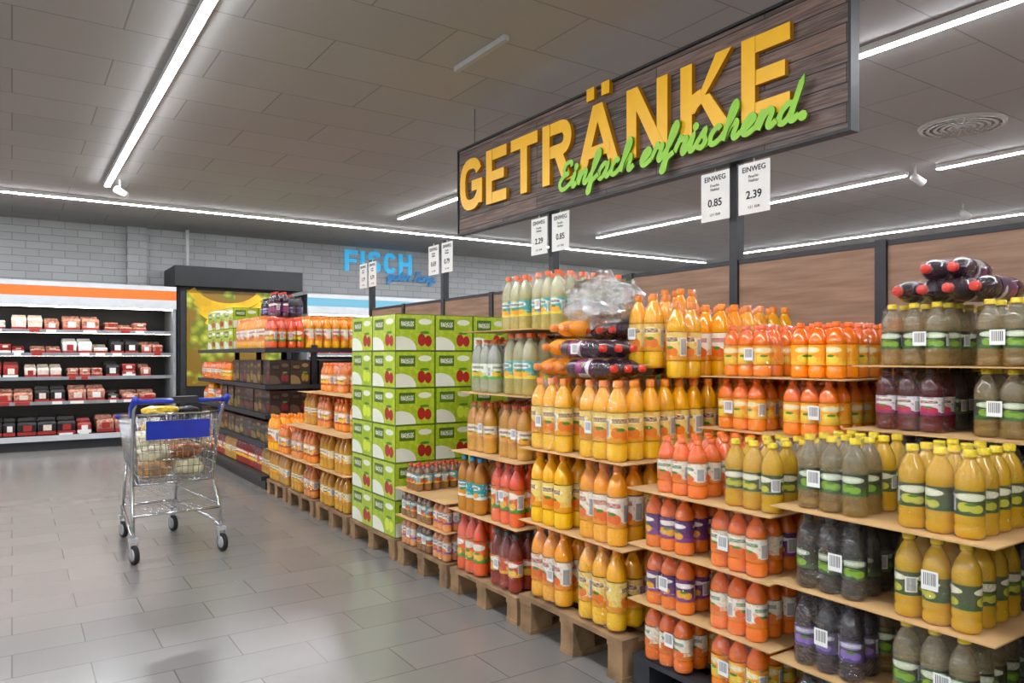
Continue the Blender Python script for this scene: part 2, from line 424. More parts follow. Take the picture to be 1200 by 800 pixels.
def script(b, text, ox, oy, sx, sy, w, z0, z1, m, ms, slant=.28, rise=0):
    x = 0; kk = 0
    for ch in text:
        wd, st = S[ch]
        T = lambda p: (ox+(x+p[0]+slant*p[1])*sx, oy+p[1]*sy+rise*(x+p[0])*sx)
        for s_ in st:
            kk = (kk+1) % 4; zt = z1+kk*.002
            if s_ == 'dot': c = T((.3, 1.45)); b.poly([(c[0]+w*.75*math.cos(a*pi/4), c[1]+w*.75*math.sin(a*pi/4)) for a in range(8)], z0, zt, m, None, ms)
            elif s_ == 'pt': c = T((.2, .08)); b.poly([(c[0]+w*.85*math.cos(a*pi/4), c[1]+w*.85*math.sin(a*pi/4)) for a in range(8)], z0, zt, m, None, ms)
            else: b.ribbon(cat([T(p) for p in s_]) if len(s_) > 2 else [T(p) for p in s_], w, z0, zt, m, None, ms)
        x += wd
    return x*sx

# ---------------------------------------------------------------- big hanging sign
def plank_mat():
    t = NT('sign_planks'); s = t.sep(t.pos())
    v = t.comb(s[1], s[2])
    b = t.n('ShaderNodeTexBrick'); t.t.links.new(v, b.inputs['Vector']); b.inputs['Scale'].default_value = 1
    b.inputs['Brick Width'].default_value = 1.3; b.inputs['Row Height'].default_value = .098; b.inputs['Mortar Size'].default_value = .0035
    b.offset = .37; b.inputs['Color1'].default_value = C('#7a5c4d'); b.inputs['Color2'].default_value = C('#3d3029'); b.inputs['Mortar'].default_value = C('#120e0c')
    g = t.noise(t.comb(t.math('MULTIPLY', s[1], 3.0), t.math('MULTIPLY', s[2], 60.0)), 1.4, 6)
    c = t.mix(t.ramp(g, .4, .7, (0, 0, 0, 1), (.6, .6, .6, 1)), b.outputs['Color'], C('#9a8b84'))
    g2 = t.noise(t.comb(t.math('MULTIPLY', s[1], 1.6), t.math('MULTIPLY', s[2], 20.0)), 2.0, 4)
    c = t.mix(t.ramp(g2, .45, .65, (0, 0, 0, 1), (.55, .55, .55, 1)), c, C('#2c231f'))
    c = t.mix(b.outputs['Fac'], c, C('#120e0c'))
    return t.base(c, .6)
SY1, SY0, SZ0, SZ1 = 5.95, 2.09, 2.5, 3.28
XS = 3.40
se = empty('beverage_sign', (XS, 4.1, 2.9))
b = MB(); b.box(XS, XS+.05, SY0+.02, SY1-.02, SZ0+.02, SZ1-.02); b.obj('sign_board', [plank_mat()], se)
b = MB(); f = .016
b.box(XS-.012, XS+.06, SY0, SY1, SZ0, SZ0+f); b.box(XS-.012, XS+.06, SY0, SY1, SZ1-f, SZ1)
b.box(XS-.012, XS+.06, SY0, SY0+f, SZ0+f, SZ1-f); b.box(XS-.012, XS+.06, SY1-f, SY1, SZ0+f, SZ1-f)
b.obj('sign_frame', [M_black], se)
b = MB(); x = 0
for ch, w in zip('GETRANKE', [.38, .31, .37, .35, .45, .37, .39, .31]):
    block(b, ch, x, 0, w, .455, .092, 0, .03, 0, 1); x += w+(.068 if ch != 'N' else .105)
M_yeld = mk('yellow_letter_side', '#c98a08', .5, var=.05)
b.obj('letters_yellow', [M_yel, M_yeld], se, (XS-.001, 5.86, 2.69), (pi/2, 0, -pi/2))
b = MB()
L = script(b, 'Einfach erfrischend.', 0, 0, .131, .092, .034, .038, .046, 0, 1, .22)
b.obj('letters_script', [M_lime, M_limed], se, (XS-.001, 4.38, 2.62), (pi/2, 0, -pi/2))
b = MB()
for y in (5.7, 2.5):
    b.tube([(XS+.025, y, SZ1), (XS+.025, y, CZ-.001)], .003, 5)
b.obj('suspension_cables', [M_dark], se)

# price cards
def txt(s, size, loc, parent, off=.0):
    c = bpy.data.curves.new('txt', 'FONT'); c.body = s; c.size = size; c.align_x = 'CENTER'; c.extrude = .0006; c.offset = off
    o = bpy.data.objects.new('print', c); COL.objects.link(o); o.location = loc; o.rotation_euler = (pi/2, 0, -pi/2)
    c.materials.append(M_ink); par(o, parent)
prices = ['0.85', '2.39', '2.29', '0.85', '0.69', '0.79', '1.19', '0.79']
k = 0
for i, y in enumerate(posts):
    if i % 2 == 1 and y > 2:
        for dy in (.1, -.18):
            yc = y+dy; e = empty('price_card', (3.44, yc, 2.34)); b = MB()
            xx = 3.43 if dy > 0 else 3.425
            b.box(xx, xx+.004, yc-.105, yc+.105, 2.195, 2.48); b.tube([(xx+.002, yc, 2.48), (xx+.002, yc, 2.5)], .004, 6)
            b.obj('card', [M_paper], e)
            txt('EINWEG', .042, (xx-.001, yc, 2.43), e, .0005); txt('Frucht-\nNektar', .024, (xx-.001, yc, 2.395), e)
            txt(prices[k], .062, (xx-.001, yc, 2.28), e, .001); txt('1,5 l  EUR', .02, (xx-.001, yc, 2.225), e)
            k += 1

# ---------------------------------------------------------------- bottle packs
def prof(kind):
    if kind == 'juice':
        return [(.70, 0), (.93, .012), (1, .05), (1, .18), (.95, .20), (.95, .225)], (.235, .60, 1.005), [(.95, .61), (.99, .64), (.98, .68), (.88, .75), (.68, .82), (.45, .875), (.34, .90), (.34, .915), (.42, .917), (.42, .925)]
    if kind == 'slim':
        return [(.66, 0), (.92, .015), (1, .05), (1, .12), (.93, .15), (1, .18), (1, .24)], (.27, .55, .985), [(.98, .56), (1, .60), (.97, .68), (.84, .76), (.62, .83), (.42, .88), (.34, .905), (.42, .91), (.42, .92)]
    return [(.66, 0), (.95, .02), (1, .06), (1, .27)], (.28, .66, 1.005), [(1, .67), (.97, .73), (.80, .81), (.5, .87), (.42, .90), (.46, .91), (.46, .92)]
def bottle(b, r, h, kind, M, mi=(0, 1, 2), seg=14):
    lo, (l0, l1, lr), hi = prof(kind)
    if kind == 'slim':
        full = lo+[(.965, l0), (.965, l1)]+hi
        b.rev([(a*r, z*h) for a, z in full], seg, mi[0], M, (0, h))
    else:
        b.rev([(a*r, z*h) for a, z in lo], seg, mi[0], M, (0, h), capt=False)
        b.rev([(a*r, z*h) for a, z in hi], seg, mi[0], M, (0, h), capb=False, capt=False)
    b.rev([(lr*r, l0*h), (lr*r*1.004, (l0+l1)/2*h), (lr*r, l1*h)], seg, mi[1], M, capb=False, capt=False)
    c = .40 if kind != 'jar' else .5
    if kind == 'slim': c = .44
    b.rev([(c*r, .9255*h), (c*r, .99*h), (c*.85*r, h)], seg, mi[2], M, capb=False)
P = {
 'yjuice': (.0965, .355, 'juice', '#ffb206', '#ffca08', ('#f8dc78', '#f6a81c', '#f4820f', '#8a4a10'), '#f58a1a'),
 'yorange': (.0965, .355, 'juice', '#ffa006', '#ffb808', ('#f9efd8', '#f59a18', '#f4700f', '#c0441a'), '#f58a1c'),
 'ace': (.081, .226, 'juice', '#f87004', '#ff9008', ('#fda51a', '#fcc032', '#f8d848', '#fbf2dc'), '#fa7018'),
 'carrot': (.081, .226, 'juice', '#ee6806', '#fa7c0a', ('#f3ead2', '#f0861c', '#f0701a', '#4a7a25'), '#f87018'),
 'multi': (.081, .226, 'juice', '#ee6806', '#f88010', ('#5d2a6b', '#8a3a86', '#f0ac22', '#f4eee6'), '#f87018'),
 'clearapple': (.081, .247, 'slim', '#f0da70', '#fcd020', ('#dfe4c4', '#3f8a35', '#96bd2c', '#245a25'), '#d9dc2a'),
 'apple': (.081, .247, 'slim', '#f8cc38', '#ffcc10', ('#4d5636', '#3a5a2a', '#c2c03a', '#f0eee0'), '#f0d41c'),
 'dark': (.081, .247, 'slim', '#cfc8a6', '#d8b860', ('#333a2e', '#356a2f', '#7fae2c', '#e6eedc'), '#ecd01c'),
 'darkgrey': (.081, .247, 'slim', '#7a7b7c', '#77716a', ('#2f332f', '#3f5a3a', '#7fae2c', '#e6eedc'), '#22282a'),
 'darkblue': (.081, .247, 'slim', '#5c5a68', '#64586a', ('#3b3550', '#4a3a7a', '#8a6ab8', '#e6e2ee'), '#22222a'),
 'cherry': (.081, .247, 'slim', '#5e2a36', '#80202c', ('#dfe0ea', '#8a2e6a', '#c42a4e', '#6a1a3a'), '#1d1a1e'),
 'purple': (.09, .30, 'juice', '#2c1026', '#43122c', ('#4a1f52', '#8a2a68', '#a02a6a', '#d8c4d2'), '#e0301e'),
 'teal': (.088, .32, 'slim', '#d08c3a', '#f0a838', ('#2d9fa6', '#e8e8d8', '#f0a022', '#1a4a6a'), '#2f8ac8'),
 'icetea': (.09, .325, 'juice', '#e84a0c', '#fa6414', ('#f8701e', '#5a9a22', '#f8c030', '#f4ead8'), '#e44a1a'),
 'clear': (.09, .34, 'slim', '#eef0cc', '#faea80', ('#3fb2b8', '#f0da3a', '#f8b022', '#1d5a6a'), '#fa6a1e'),
 'water': (.09, .31, 'slim', '#eef4ee', '#f4f6d0', ('#eef0e4', '#68c040', '#f0c82a', '#2a6a4a'), '#fa7a20'),
 'peach': (.085, .27, 'juice', '#d87428', '#f89838', ('#f8b06a', '#c0502a', '#f8c040', '#fff0e0'), '#f0701e'),
 'gold': (.09, .29, 'slim', '#e09c28', '#fcc040', ('#f0dfb0', '#d08a2a', '#f0a62a', '#6a3a1a'), '#e0601a'),
 'red': (.085, .3, 'slim', '#8e2a20', '#c63a20', ('#d84a26', '#f0b22a', '#f8c840', '#fff0e0'), '#303030'),
 'small': (.062, .17, 'jar', '#7a5a48', '#9a6a3a', ('#4aa0a8', '#f0b02a', '#d84a3a', '#f0e8d8'), '#d84a2a'),
 'smallp': (.062, .17, 'jar', '#c88050', '#f0a060', ('#f0e0c8', '#9a5a9a', '#f07a3a', '#5a2a5a'), '#8a4a9a'),
}
TR = {'clearapple': .5, 'apple': .45, 'dark': .75, 'darkgrey': .75, 'darkblue': .7, 'cherry': .5, 'teal': .4, 'clear': .6, 'water': .65, 'gold': .35, 'red': .4}
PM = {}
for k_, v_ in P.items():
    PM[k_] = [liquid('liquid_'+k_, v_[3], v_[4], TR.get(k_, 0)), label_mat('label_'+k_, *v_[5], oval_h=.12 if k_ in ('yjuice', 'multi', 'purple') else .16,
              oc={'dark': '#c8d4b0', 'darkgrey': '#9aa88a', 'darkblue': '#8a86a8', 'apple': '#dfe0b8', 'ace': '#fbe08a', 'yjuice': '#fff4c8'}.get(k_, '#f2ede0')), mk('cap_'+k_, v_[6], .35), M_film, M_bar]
CACHE = {}
def pack_mesh(p, nx=2, ny=3, var=0, film=True):
    key = (p, nx, ny, var, film)
    if key in CACHE: return CACHE[key]
    d, h, kind = P[p][:3]; r = d/2-.0015; b = MB()
    for i in range(nx):
        for j in range(ny):
            x = (i-(nx-1)/2)*d; y = (j-(ny-1)/2)*d
            bottle(b, r, h, kind, Matrix.Translation((x, y, 0)) @ Matrix.Rotation(R.uniform(-.6, .6)+(pi/2 if R.random() < .7 else R.uniform(0, 6)), 4, 'Z'))
    if film:
        cx, cy = (nx-1)/2*d, (ny-1)/2*d; rr = r+.0012
        def ring(z, ins):
            o = []; q = rr-ins
            for (sx, sy, a0) in [(1, 1, 0), (-1, 1, 90), (-1, -1, 180), (1, -1, 270)]:
                for t in (0, 30, 60, 90):
                    a = math.radians(a0+t); o.append((sx*cx+q*math.cos(a), sy*cy+q*math.sin(a), z))
            return o
        lv = [(.004, 0), (.3*h, -.0005), (.55*h, 0), (.72*h, .001), (.84*h, .006), (.95*h, rr*.4), (h+.001, rr*.6)]
        vs = []; fs = []
        for z, ins in lv: vs += ring(z, ins)
        for i in range(len(lv)-1):
            for k in range(16):
                k2 = (k+1) % 16; fs.append((i*16+k, i*16+k2, (i+1)*16+k2, (i+1)*16+k))
        fs.append(tuple((len(lv)-1)*16+k for k in range(16)))
        b.add(vs, fs, 3, None, True)
        if var < 2 and nx > 1:
            yy = R.choice([-.5, .5, 0])*d; w_ = .024; za = R.uniform(.3, .42)*h; zb = za+.055
            q = [(0, 0), (1, 0), (1, 1), (0, 1)]
            xx = cx+rr+.0015
            b.add([(-xx, yy+w_, za), (-xx, yy-w_, za), (-xx, yy-w_, zb), (-xx, yy+w_, zb)], [(0, 1, 2, 3)], 4, [q])
            b.add([(xx, yy-w_, za), (xx, yy+w_, za), (xx, yy+w_, zb), (xx, yy-w_, zb)], [(0, 1, 2, 3)], 4, [q])
    CACHE[key] = b.mesh('pack_'+p, PM[p]); return CACHE[key]
def pack(parent, p, loc, rz=0, nx=2, ny=3, rx=0, ry=0, film=True, sz=1):
    o = bpy.data.objects.new('bottle_pack', pack_mesh(p, nx, ny, R.randrange(3), film)); COL.objects.link(o)
    o.location = loc; o.rotation_euler = (rx, ry, rz); o.scale = (1, 1, sz); par(o, parent); return o
def layer(parent, prods, x0, x1, y0, y1, z, top=True, film=.6, jit=.006, order=None, sz=1):
    d = P[prods[0]][0]
    a, c = 2*d, 3*d
    nx = max(1, int((x1-x0+.005)/(a+.003))); ny = max(1, int((y1-y0+.005)/(c+.003)))
    gy = (y1-y0-ny*c)/ny
    cur = R.choice(prods)
    for iy in range(ny):
        for ix in range(nx):
            if R.random() < .55: cur = R.choice(prods)
            if not top and 2 <= ix and 0 < iy < ny-1: continue
            if order and ix == 0: cur = order[iy % len(order)]
            x = x0+a/2+ix*(a+.004)+R.uniform(0, jit); y = y0+(iy+.5)*(c+gy)+R.uniform(-1, 1)*min(jit, gy*.4)
            pack(parent, cur, (x, y, z), (pi if R.random() < .5 else 0)+R.uniform(-.015, .015), film=(R.random() < film) and (ix < 2), sz=sz)
def sheet(parent, x0, x1, y0, y1, z, th=.005, ex=.012, m=None):
    b = MB(); b.box(x0-ex, x1+ex*.3, y0-ex*.6, y1+ex*.6, z-th, z-.0004); b.obj('cardboard_sheet', [m or M_card], parent)
def pallet(parent, x0, x1, y0, y1, h=.144, m=None):
    b = MB(); n = 7; L_ = y1-y0
    for i in range(n):
        w = .095; x = x0+(x1-x0-w)*i/(n-1)
        b.box(x, x+w, y0, y1, h-.022, h-.001)
    for k in range(3):
        y = y0+(L_-.1)*k/2
        b.box(x0, x1, y, y+.1, h-.044, h-.0222)
        b.box(x0, x1, y, y+.1, 0.001, .022)
        for q in (x0+.0, (x0+x1)/2-.07, x1-.14): b.box(q+.004, q+.136, y+.003, y+.097, .0222, h-.0445)
    b.obj('wooden_pallet', [m or M_pwood], parent)
XB = 3.40

# column 0 & 1 : apple spritzer
for nm, (ya, yb) in {'c0': (.08, .82), 'c1': (.93, 1.62)}.items():
    e = empty('apple_spritzer_pallet', ((2.17+XB)/2, (ya+yb)/2, 0))
    pallet(e, 2.18, XB, ya, yb, .105, M_black)
    z = .11
    for i in range(3):
        layer(e, ['dark', 'darkgrey', 'darkgrey', 'darkblue', 'darkgrey'], 2.175, XB, ya+.005, yb-.005, z, top=False, film=.95, order=[['darkgrey', 'darkgrey'], ['dark', 'darkblue'], ['apple', 'darkgrey']][i])
        z += .26; sheet(e, 2.17, XB, ya, yb, z)
    layer(e, ['apple', 'dark'], 2.19, 2.53, ya+.01, yb-.01, z, film=1, order=['apple', 'dark'])
    layer(e, ['dark', 'darkgrey', 'darkblue'], 2.60, XB, ya+.005, yb-.005, z, top=False, sz=.94)
    z += .24; sheet(e, 2.60, XB, ya, yb, z)
    layer(e, ['dark', 'cherry', 'darkgrey'], 2.66, XB, ya+.005, yb-.005, z, top=False, sz=.92, order=['dark', 'cherry'], film=.95)
    z += .235
    sheet(e, 2.66, XB, ya, yb, z)
    layer(e, ['dark', 'darkgrey', 'dark'], 2.70, XB, ya+.005, yb-.005, z, film=1, sz=.92, order=['dark', 'dark'])
    z += .232
    yc = (ya+yb)/2+.1
    for j, (n_, dz) in enumerate([(4, .045), (2, .12)]):
        pack(e, 'purple', (3.04+.02*j, yc+.03*j, z+dz), 0.12*j, 1, n_, ry=-pi/2)

# column 2 : vitamin juice
ya, yb = 1.635, 2.335
e = empty('vitamin_juice_pallet', (2.8, 2, 0))
pallet(e, 2.18, XB, ya, yb, .144, M_dark)
z = .15
for i in range(3):
    layer(e, [['ace', 'carrot'], ['carrot', 'ace'], ['carrot', 'ace', 'multi']][i], 2.175, XB, ya+.005, yb-.005, z, top=False, film=.9, order=[['ace', 'carrot'], ['carrot', 'multi'], ['carrot', 'multi']][i])
    z += .232; sheet(e, 2.17, XB, ya, yb, z)
layer(e, ['ace', 'ace', 'carrot'], 2.18, XB, ya+.24, yb-.005, z, top=True, film=1)
pack(e, 'apple', (2.28, ya+.125, z), film=True); pack(e, 'dark', (2.46, ya+.125, z), film=True)
z += .232; sheet(e, 2.6, XB, ya, yb, z)
layer(e, ['ace'], 2.62, XB, ya+.005, yb-.005, z, top=False, film=.9); z += .232
sheet(e, 2.62, XB, ya, yb, z)
layer(e, ['ace'], 2.66, XB, ya+.005, yb-.005, z, film=.9)

# column 3 : yellow juice
ya, yb = 2.375, 3.15
e = empty('orange_juice_pallet', (2.8, 2.75, 0))
pallet(e, 2.16, XB, ya, yb, .185)
z = .195
for i in range(3):
    layer(e, [['yjuice', 'yorange'], ['yorange', 'yjuice'], ['yjuice', 'yjuice', 'yorange']][i], 2.17, XB, ya+.0, yb, z, top=False, film=.7)
    z += .37
    if i < 2: sheet(e, 2.17, XB, ya, yb, z)
z -= .008
def lying(e, p, x, y, z, n=2, rz=0.0):
    d, h = P[p][:2]
    return pack(e, p, (x+h, y, z+d/2), rz, 1, n, ry=-pi/2)
def lyingy(e, p, x, y, z, n=2, rz=0.0):
    d, h = P[p][:2]
    return pack(e, p, (x, y+h/2*math.cos(rz), z+d/2), rz, n, 1, rx=pi/2)
lying(e, 'yorange', 2.22, 3.0, z, 3); lying(e, 'yjuice', 2.24, 3.02, z+.098, 2, .06); lying(e, 'yorange', 2.30, 3.0, z+.196, 2, -.06)
lyingy(e, 'purple', 2.32, 2.66, z, 3, .04); lyingy(e, 'purple', 2.34, 2.72, z+.092, 3, -.05)
lying(e, 'purple', 2.42, 2.86, z+.186, 3, .06)
lying(e, 'purple', 2.60, 2.98, z, 3, 0); lying(e, 'purple', 2.58, 3.0, z+.092, 2, 0); lying(e, 'purple', 2.60, 2.98, z+.184, 3, .1)
layer(e, ['yjuice', 'yorange'], 2.80, XB, ya+.0, ya+.31, z)
layer(e, ['yorange'], 3.0, XB, ya+.31, yb-.1, z)
pack(e, 'yjuice', (2.60, 2.64, z+.045), 0.08, 2, 2)
pack(e, 'yjuice', (2.62, 2.455, z+.0), 0.0, 2, 1)
pack(e, 'yorange', (2.86, 2.72, z+.09), .15, 2, 2, rx=.0)
# column 4 : iced tea / mixed
ya, yb = 3.19, 3.90
e = empty('iced_tea_pallet', (2.8, 3.5, 0))
pallet(e, 2.17, XB, ya, yb, .144)
z = .15
for i, (pr, hh, xf) in enumerate([(['icetea', 'icetea', 'red'], .345, 2.175), (['icetea', 'teal', 'gold'], .345, 2.18), (['gold', 'teal'], .345, 2.24), (['water', 'clear'], .36, 2.27)]):
    layer(e, pr, xf, XB, ya, yb, z, top=False, film=.9)
    z += hh; sheet(e, xf+.0, XB, ya, yb, z)
layer(e, ['clear', 'clear', 'water'], 2.50, 3.2, ya+.08, yb-.0, z, film=1)
# column 5 : small bottles low
ya, yb = 3.94, 4.63
e = empty('small_bottle_pallet', (2.5, 4.3, 0))
pallet(e, 2.17, XB, ya, yb, .144)
z = .15
for i in range(2):
    layer(e, ['small', 'smallp'], 2.175, 3.1, ya+.01, yb-.01, z, top=False); z += .18; sheet(e, 2.17, 3.1, ya, yb, z, ex=.012)
layer(e, ['small'], 2.2, 2.6, ya+.42, yb-.01, z)

# cartons
def carton_mat(name, base, dark, fruit, light, pale='#eef0dc', edgec='#5a7a1c'):
    t = NT(name)
    s = t.sep(t.n('ShaderNodeTexCoord').outputs['UV']); u, v = s[0], s[1]
    LT = lambda a, b_: t.math('LESS_THAN', a, b_); GT = lambda a, b_: t.math('GREATER_THAN', a, b_)
    AND = lambda a, b_: t.math('MULTIPLY', a, b_)
    nz = t.noise(t.comb(t.math('MULTIPLY', u, 3.0), t.math('MULTIPLY', v, 2.0)), 3.0, 3)
    c = t.mix(GT(nz, .52), C(base), C(light))
    def oval(cu, cv, a, b_):
        x = t.math('DIVIDE', t.math('SUBTRACT', u, cu), a); y = t.math('DIVIDE', t.math('SUBTRACT', v, cv), b_)
        return LT(t.math('ADD', t.math('MULTIPLY', x, x), t.math('MULTIPLY', y, y)), 1.0)
    c = t.mix(oval(.12, .05, .4, .34), c, C(pale))
    c = t.mix(AND(LT(v, .88), AND(GT(v, .58), AND(GT(u, .1), LT(u, .5)))), c, C(dark))
    tn = t.noise(t.comb(t.math('MULTIPLY', u, 70.0), t.math('MULTIPLY', v, 22.0)), 1.0, 1)
    c = t.mix(AND(AND(GT(v, .66), LT(v, .8)), AND(AND(GT(u, .14), LT(u, .46)), GT(tn, .5))), c, C(pale))
    c = t.mix(oval(.75, .8, .17, .08), c, C(pale))
    c = t.mix(oval(.66, .3, .10, .17), c, C(fruit)); c = t.mix(oval(.83, .27, .09, .15), c, C(fruit))
    c = t.mix(oval(.74, .5, .12, .04), c, C('#4a8a2a'))
    edge = t.math('MAXIMUM', t.math('MAXIMUM', LT(u, .012), GT(u, .988)), t.math('MAXIMUM', LT(v, .02), GT(v, .98)))
    c = t.mix(edge, c, C(edgec))
    return t.base(c, .35, 0, .3)
M_gc = carton_mat('green_carton', '#a9c421', '#4c6e1c', '#b02420', '#bccd3a')
M_gc2 = carton_mat('green_carton_apple', '#9fbc1e', '#4c6e1c', '#d8e840', '#b0c832')
M_bc = carton_mat('dark_wine_carton', '#241c1e', '#120e10', '#7a2030', '#2e2426', '#5a4c3c', '#0c0a0a')
M_bc2 = carton_mat('brown_wine_carton', '#33251c', '#171210', '#9a7a2a', '#3d2d22', '#8a7446', '#0c0a0a')
def cartons(e, x0, x1, y0, y1, z0, nx, ny, nz, hz, mats, jit=.006):
    b = MB(); dx = (x1-x0)/nx; dy = (y1-y0)/ny
    for k in range(nz):
        for i in range(nx):
            for j in range(ny):
                cx = x0+(i+.5)*dx+R.uniform(-jit, jit)*.3; cy = y0+(j+.5)*dy+R.uniform(-jit, jit)*.3; z = z0+k*hz
                M = Matrix.Translation((cx, cy, z)) @ Matrix.Rotation(R.uniform(-1, 1)*jit*2, 4, 'Z')
                b.box(-dx/2+.004, dx/2-.004, -dy/2+.004, dy/2-.004, .0005, hz-.002, R.randrange(len(mats)), M)
    b.obj('cartons', mats, e)
e = empty('juice_carton_stack', (2.8, 5.07, 0))
ya, yb = 4.68, 5.49
pallet(e, 2.17, XB, ya, yb, .144)
cartons(e, 2.18, 3.12, ya+.01, yb-.01, .146, 3, 2, 6, .258, [M_gc, M_gc, M_gc2])
e5 = bpy.data.objects['small_bottle_pallet']
b = MB(); b.box(-.1, .1, -.13, .13, 0, .24, 0); o = b.obj('tilted_carton', [M_gc], e5, (2.72, 4.25, .545), (0, -.2, .3))

# column 6 : peach / gold bottles
for (ya, yb) in [(5.55, 6.27), (6.33, 7.05)]:
    e = empty('peach_juice_pallet', (2.8, (ya+yb)/2, 0)); pallet(e, 2.17, XB, ya, yb)
    z = .15
    for i in range(4):
        xf = [2.175, 2.175, 2.3, 2.45][i]
        layer(e, [['gold', 'gold'], ['gold', 'peach'], ['peach'], ['peach', 'peach']][i] if ya < 6 else ['peach', ['gold', 'peach'][i % 2]], xf, 3.2, ya+.01, yb-.01, z, top=i > 1)
        z += .305; 
        if i < 3: sheet(e, xf, 3.3, ya, yb, z, ex=.03)
ya, yb = 7.12, 7.75
e = empty('apple_juice_pallet', (2.8, 7.4, 0)); pallet(e, 2.17, 3.2, ya, yb)
layer(e, ['gold'], 2.175, 3.2, ya+.01, yb-.01, .15, top=False); sheet(e, 2.17, 3.2, ya, yb, .455)
layer(e, ['peach', 'yorange'], 2.175, 3.2, ya+.01, yb-.01, .455)

def crumple(loc, sc, seed, name):
    b = MB(); n1, n2 = 36, 22; vs = []; fs = []
    for i in range(n2+1):
        th = pi*i/n2
        for j in range(n1):
            ph = 2*pi*j/n1; d = Vector((math.sin(th)*math.cos(ph), math.sin(th)*math.sin(ph), math.cos(th)))
            q = 1+.5*mn.noise(d*2.3+Vector((seed, 0, 0)))+.3*abs(mn.noise(d*6+Vector((0, seed, 0))))
            vs.append((d.x*sc[0]*q, d.y*sc[1]*q, d.z*sc[2]*q))
    for i in range(n2):
        for j in range(n1):
            j2 = (j+1) % n1; fs.append((i*n1+j, i*n1+j2, (i+1)*n1+j2, (i+1)*n1+j))
    b.add(vs, fs, 0, None, True)
    b.obj(name, [M_filmw], bpy.data.objects['orange_juice_pallet'], loc)
crumple((2.60, 3.00, 1.67), (.16, .19, .13), 0, 'plastic_film_heap')
crumple((2.50, 2.84, 1.62), (.12, .14, .07), 3, 'plastic_film_bag')

# ---------------------------------------------------------------- shelf unit
e = empty('drinks_shelf_unit', (2.75, 9.6, 0))
gx0, gx1, gy0, gy1 = 2.17, 3.28, 7.9, 11.3
b = MB()
b.box(gx0+.03, gx1, gy0, gy1, 0, .11, 0)
for i, z in enumerate([.14, .47, .78, 1.09, 1.48]):
    x = gx0 if i == 0 else gx0+.04
    b.box(x, gx1, gy0, gy1, z-.03, z, 0); b.box(x-.012, x-.001, gy0, gy1, z-.04, z+.005, 1)
    b.box(x, gx1, gy0-.012, gy0-.001, z-.04, z+.005, 1)
for y in (gy0+.02, gy0+1.1, gy0+2.2, gy1-.05):
    b.box(2.70, 2.76, y, y+.04, .0, 1.52, 0)
b.obj('shelf_frame', [M_black, M_dark], e)
cartons(e, gx0+.08, 2.69, gy0+.03, gy0+2.2, .785, 2, 7, 1, .25, [M_bc, M_bc2], .02)
cartons(e, gx0+.08, 2.69, gy0+.03, gy0+1.6, 1.095, 2, 5, 1, .26, [M_bc, M_bc2], .02)
cartons(e, 2.78, 3.26, gy0+.03, gy0+1.6, .785, 2, 5, 1, .25, [M_bc])
cartons(e, 2.78, 3.26, gy0+.03, gy0+1.6, 1.095, 2, 5, 1, .26, [M_bc])
cartons(e, gx0+.08, 2.69, gy0+.03, gy1-.03, .475, 2, 9, 1, .22, [M_bc, M_bc2], .02)
layer(e, ['ace', 'carrot'], gx0+.06, 2.69, gy0+1.7, gy1-.05, 1.095)
layer(e, ['yorange', 'carrot'], gx0+.06, 2.69, gy0+2.25, gy1-.05, .785, sz=.8)
layer(e, ['red', 'gold'], gx0+.06, 2.69, gy0+.03, gy1-.05, .145)
layer(e, ['yorange', 'icetea', 'yorange'], gx0+.08, gx1-.02, gy0+.03, gy0+1.5, 1.485)
cartons(e, gx0+.1, 2.9, gy0+1.7, gy0+3.1, 1.485, 2, 3, 2, .26, [M_gc])
layer(e, ['purple', 'darkblue'], 2.5, 2.9, gy0+.7, gy0+1.4, 1.485+.36)

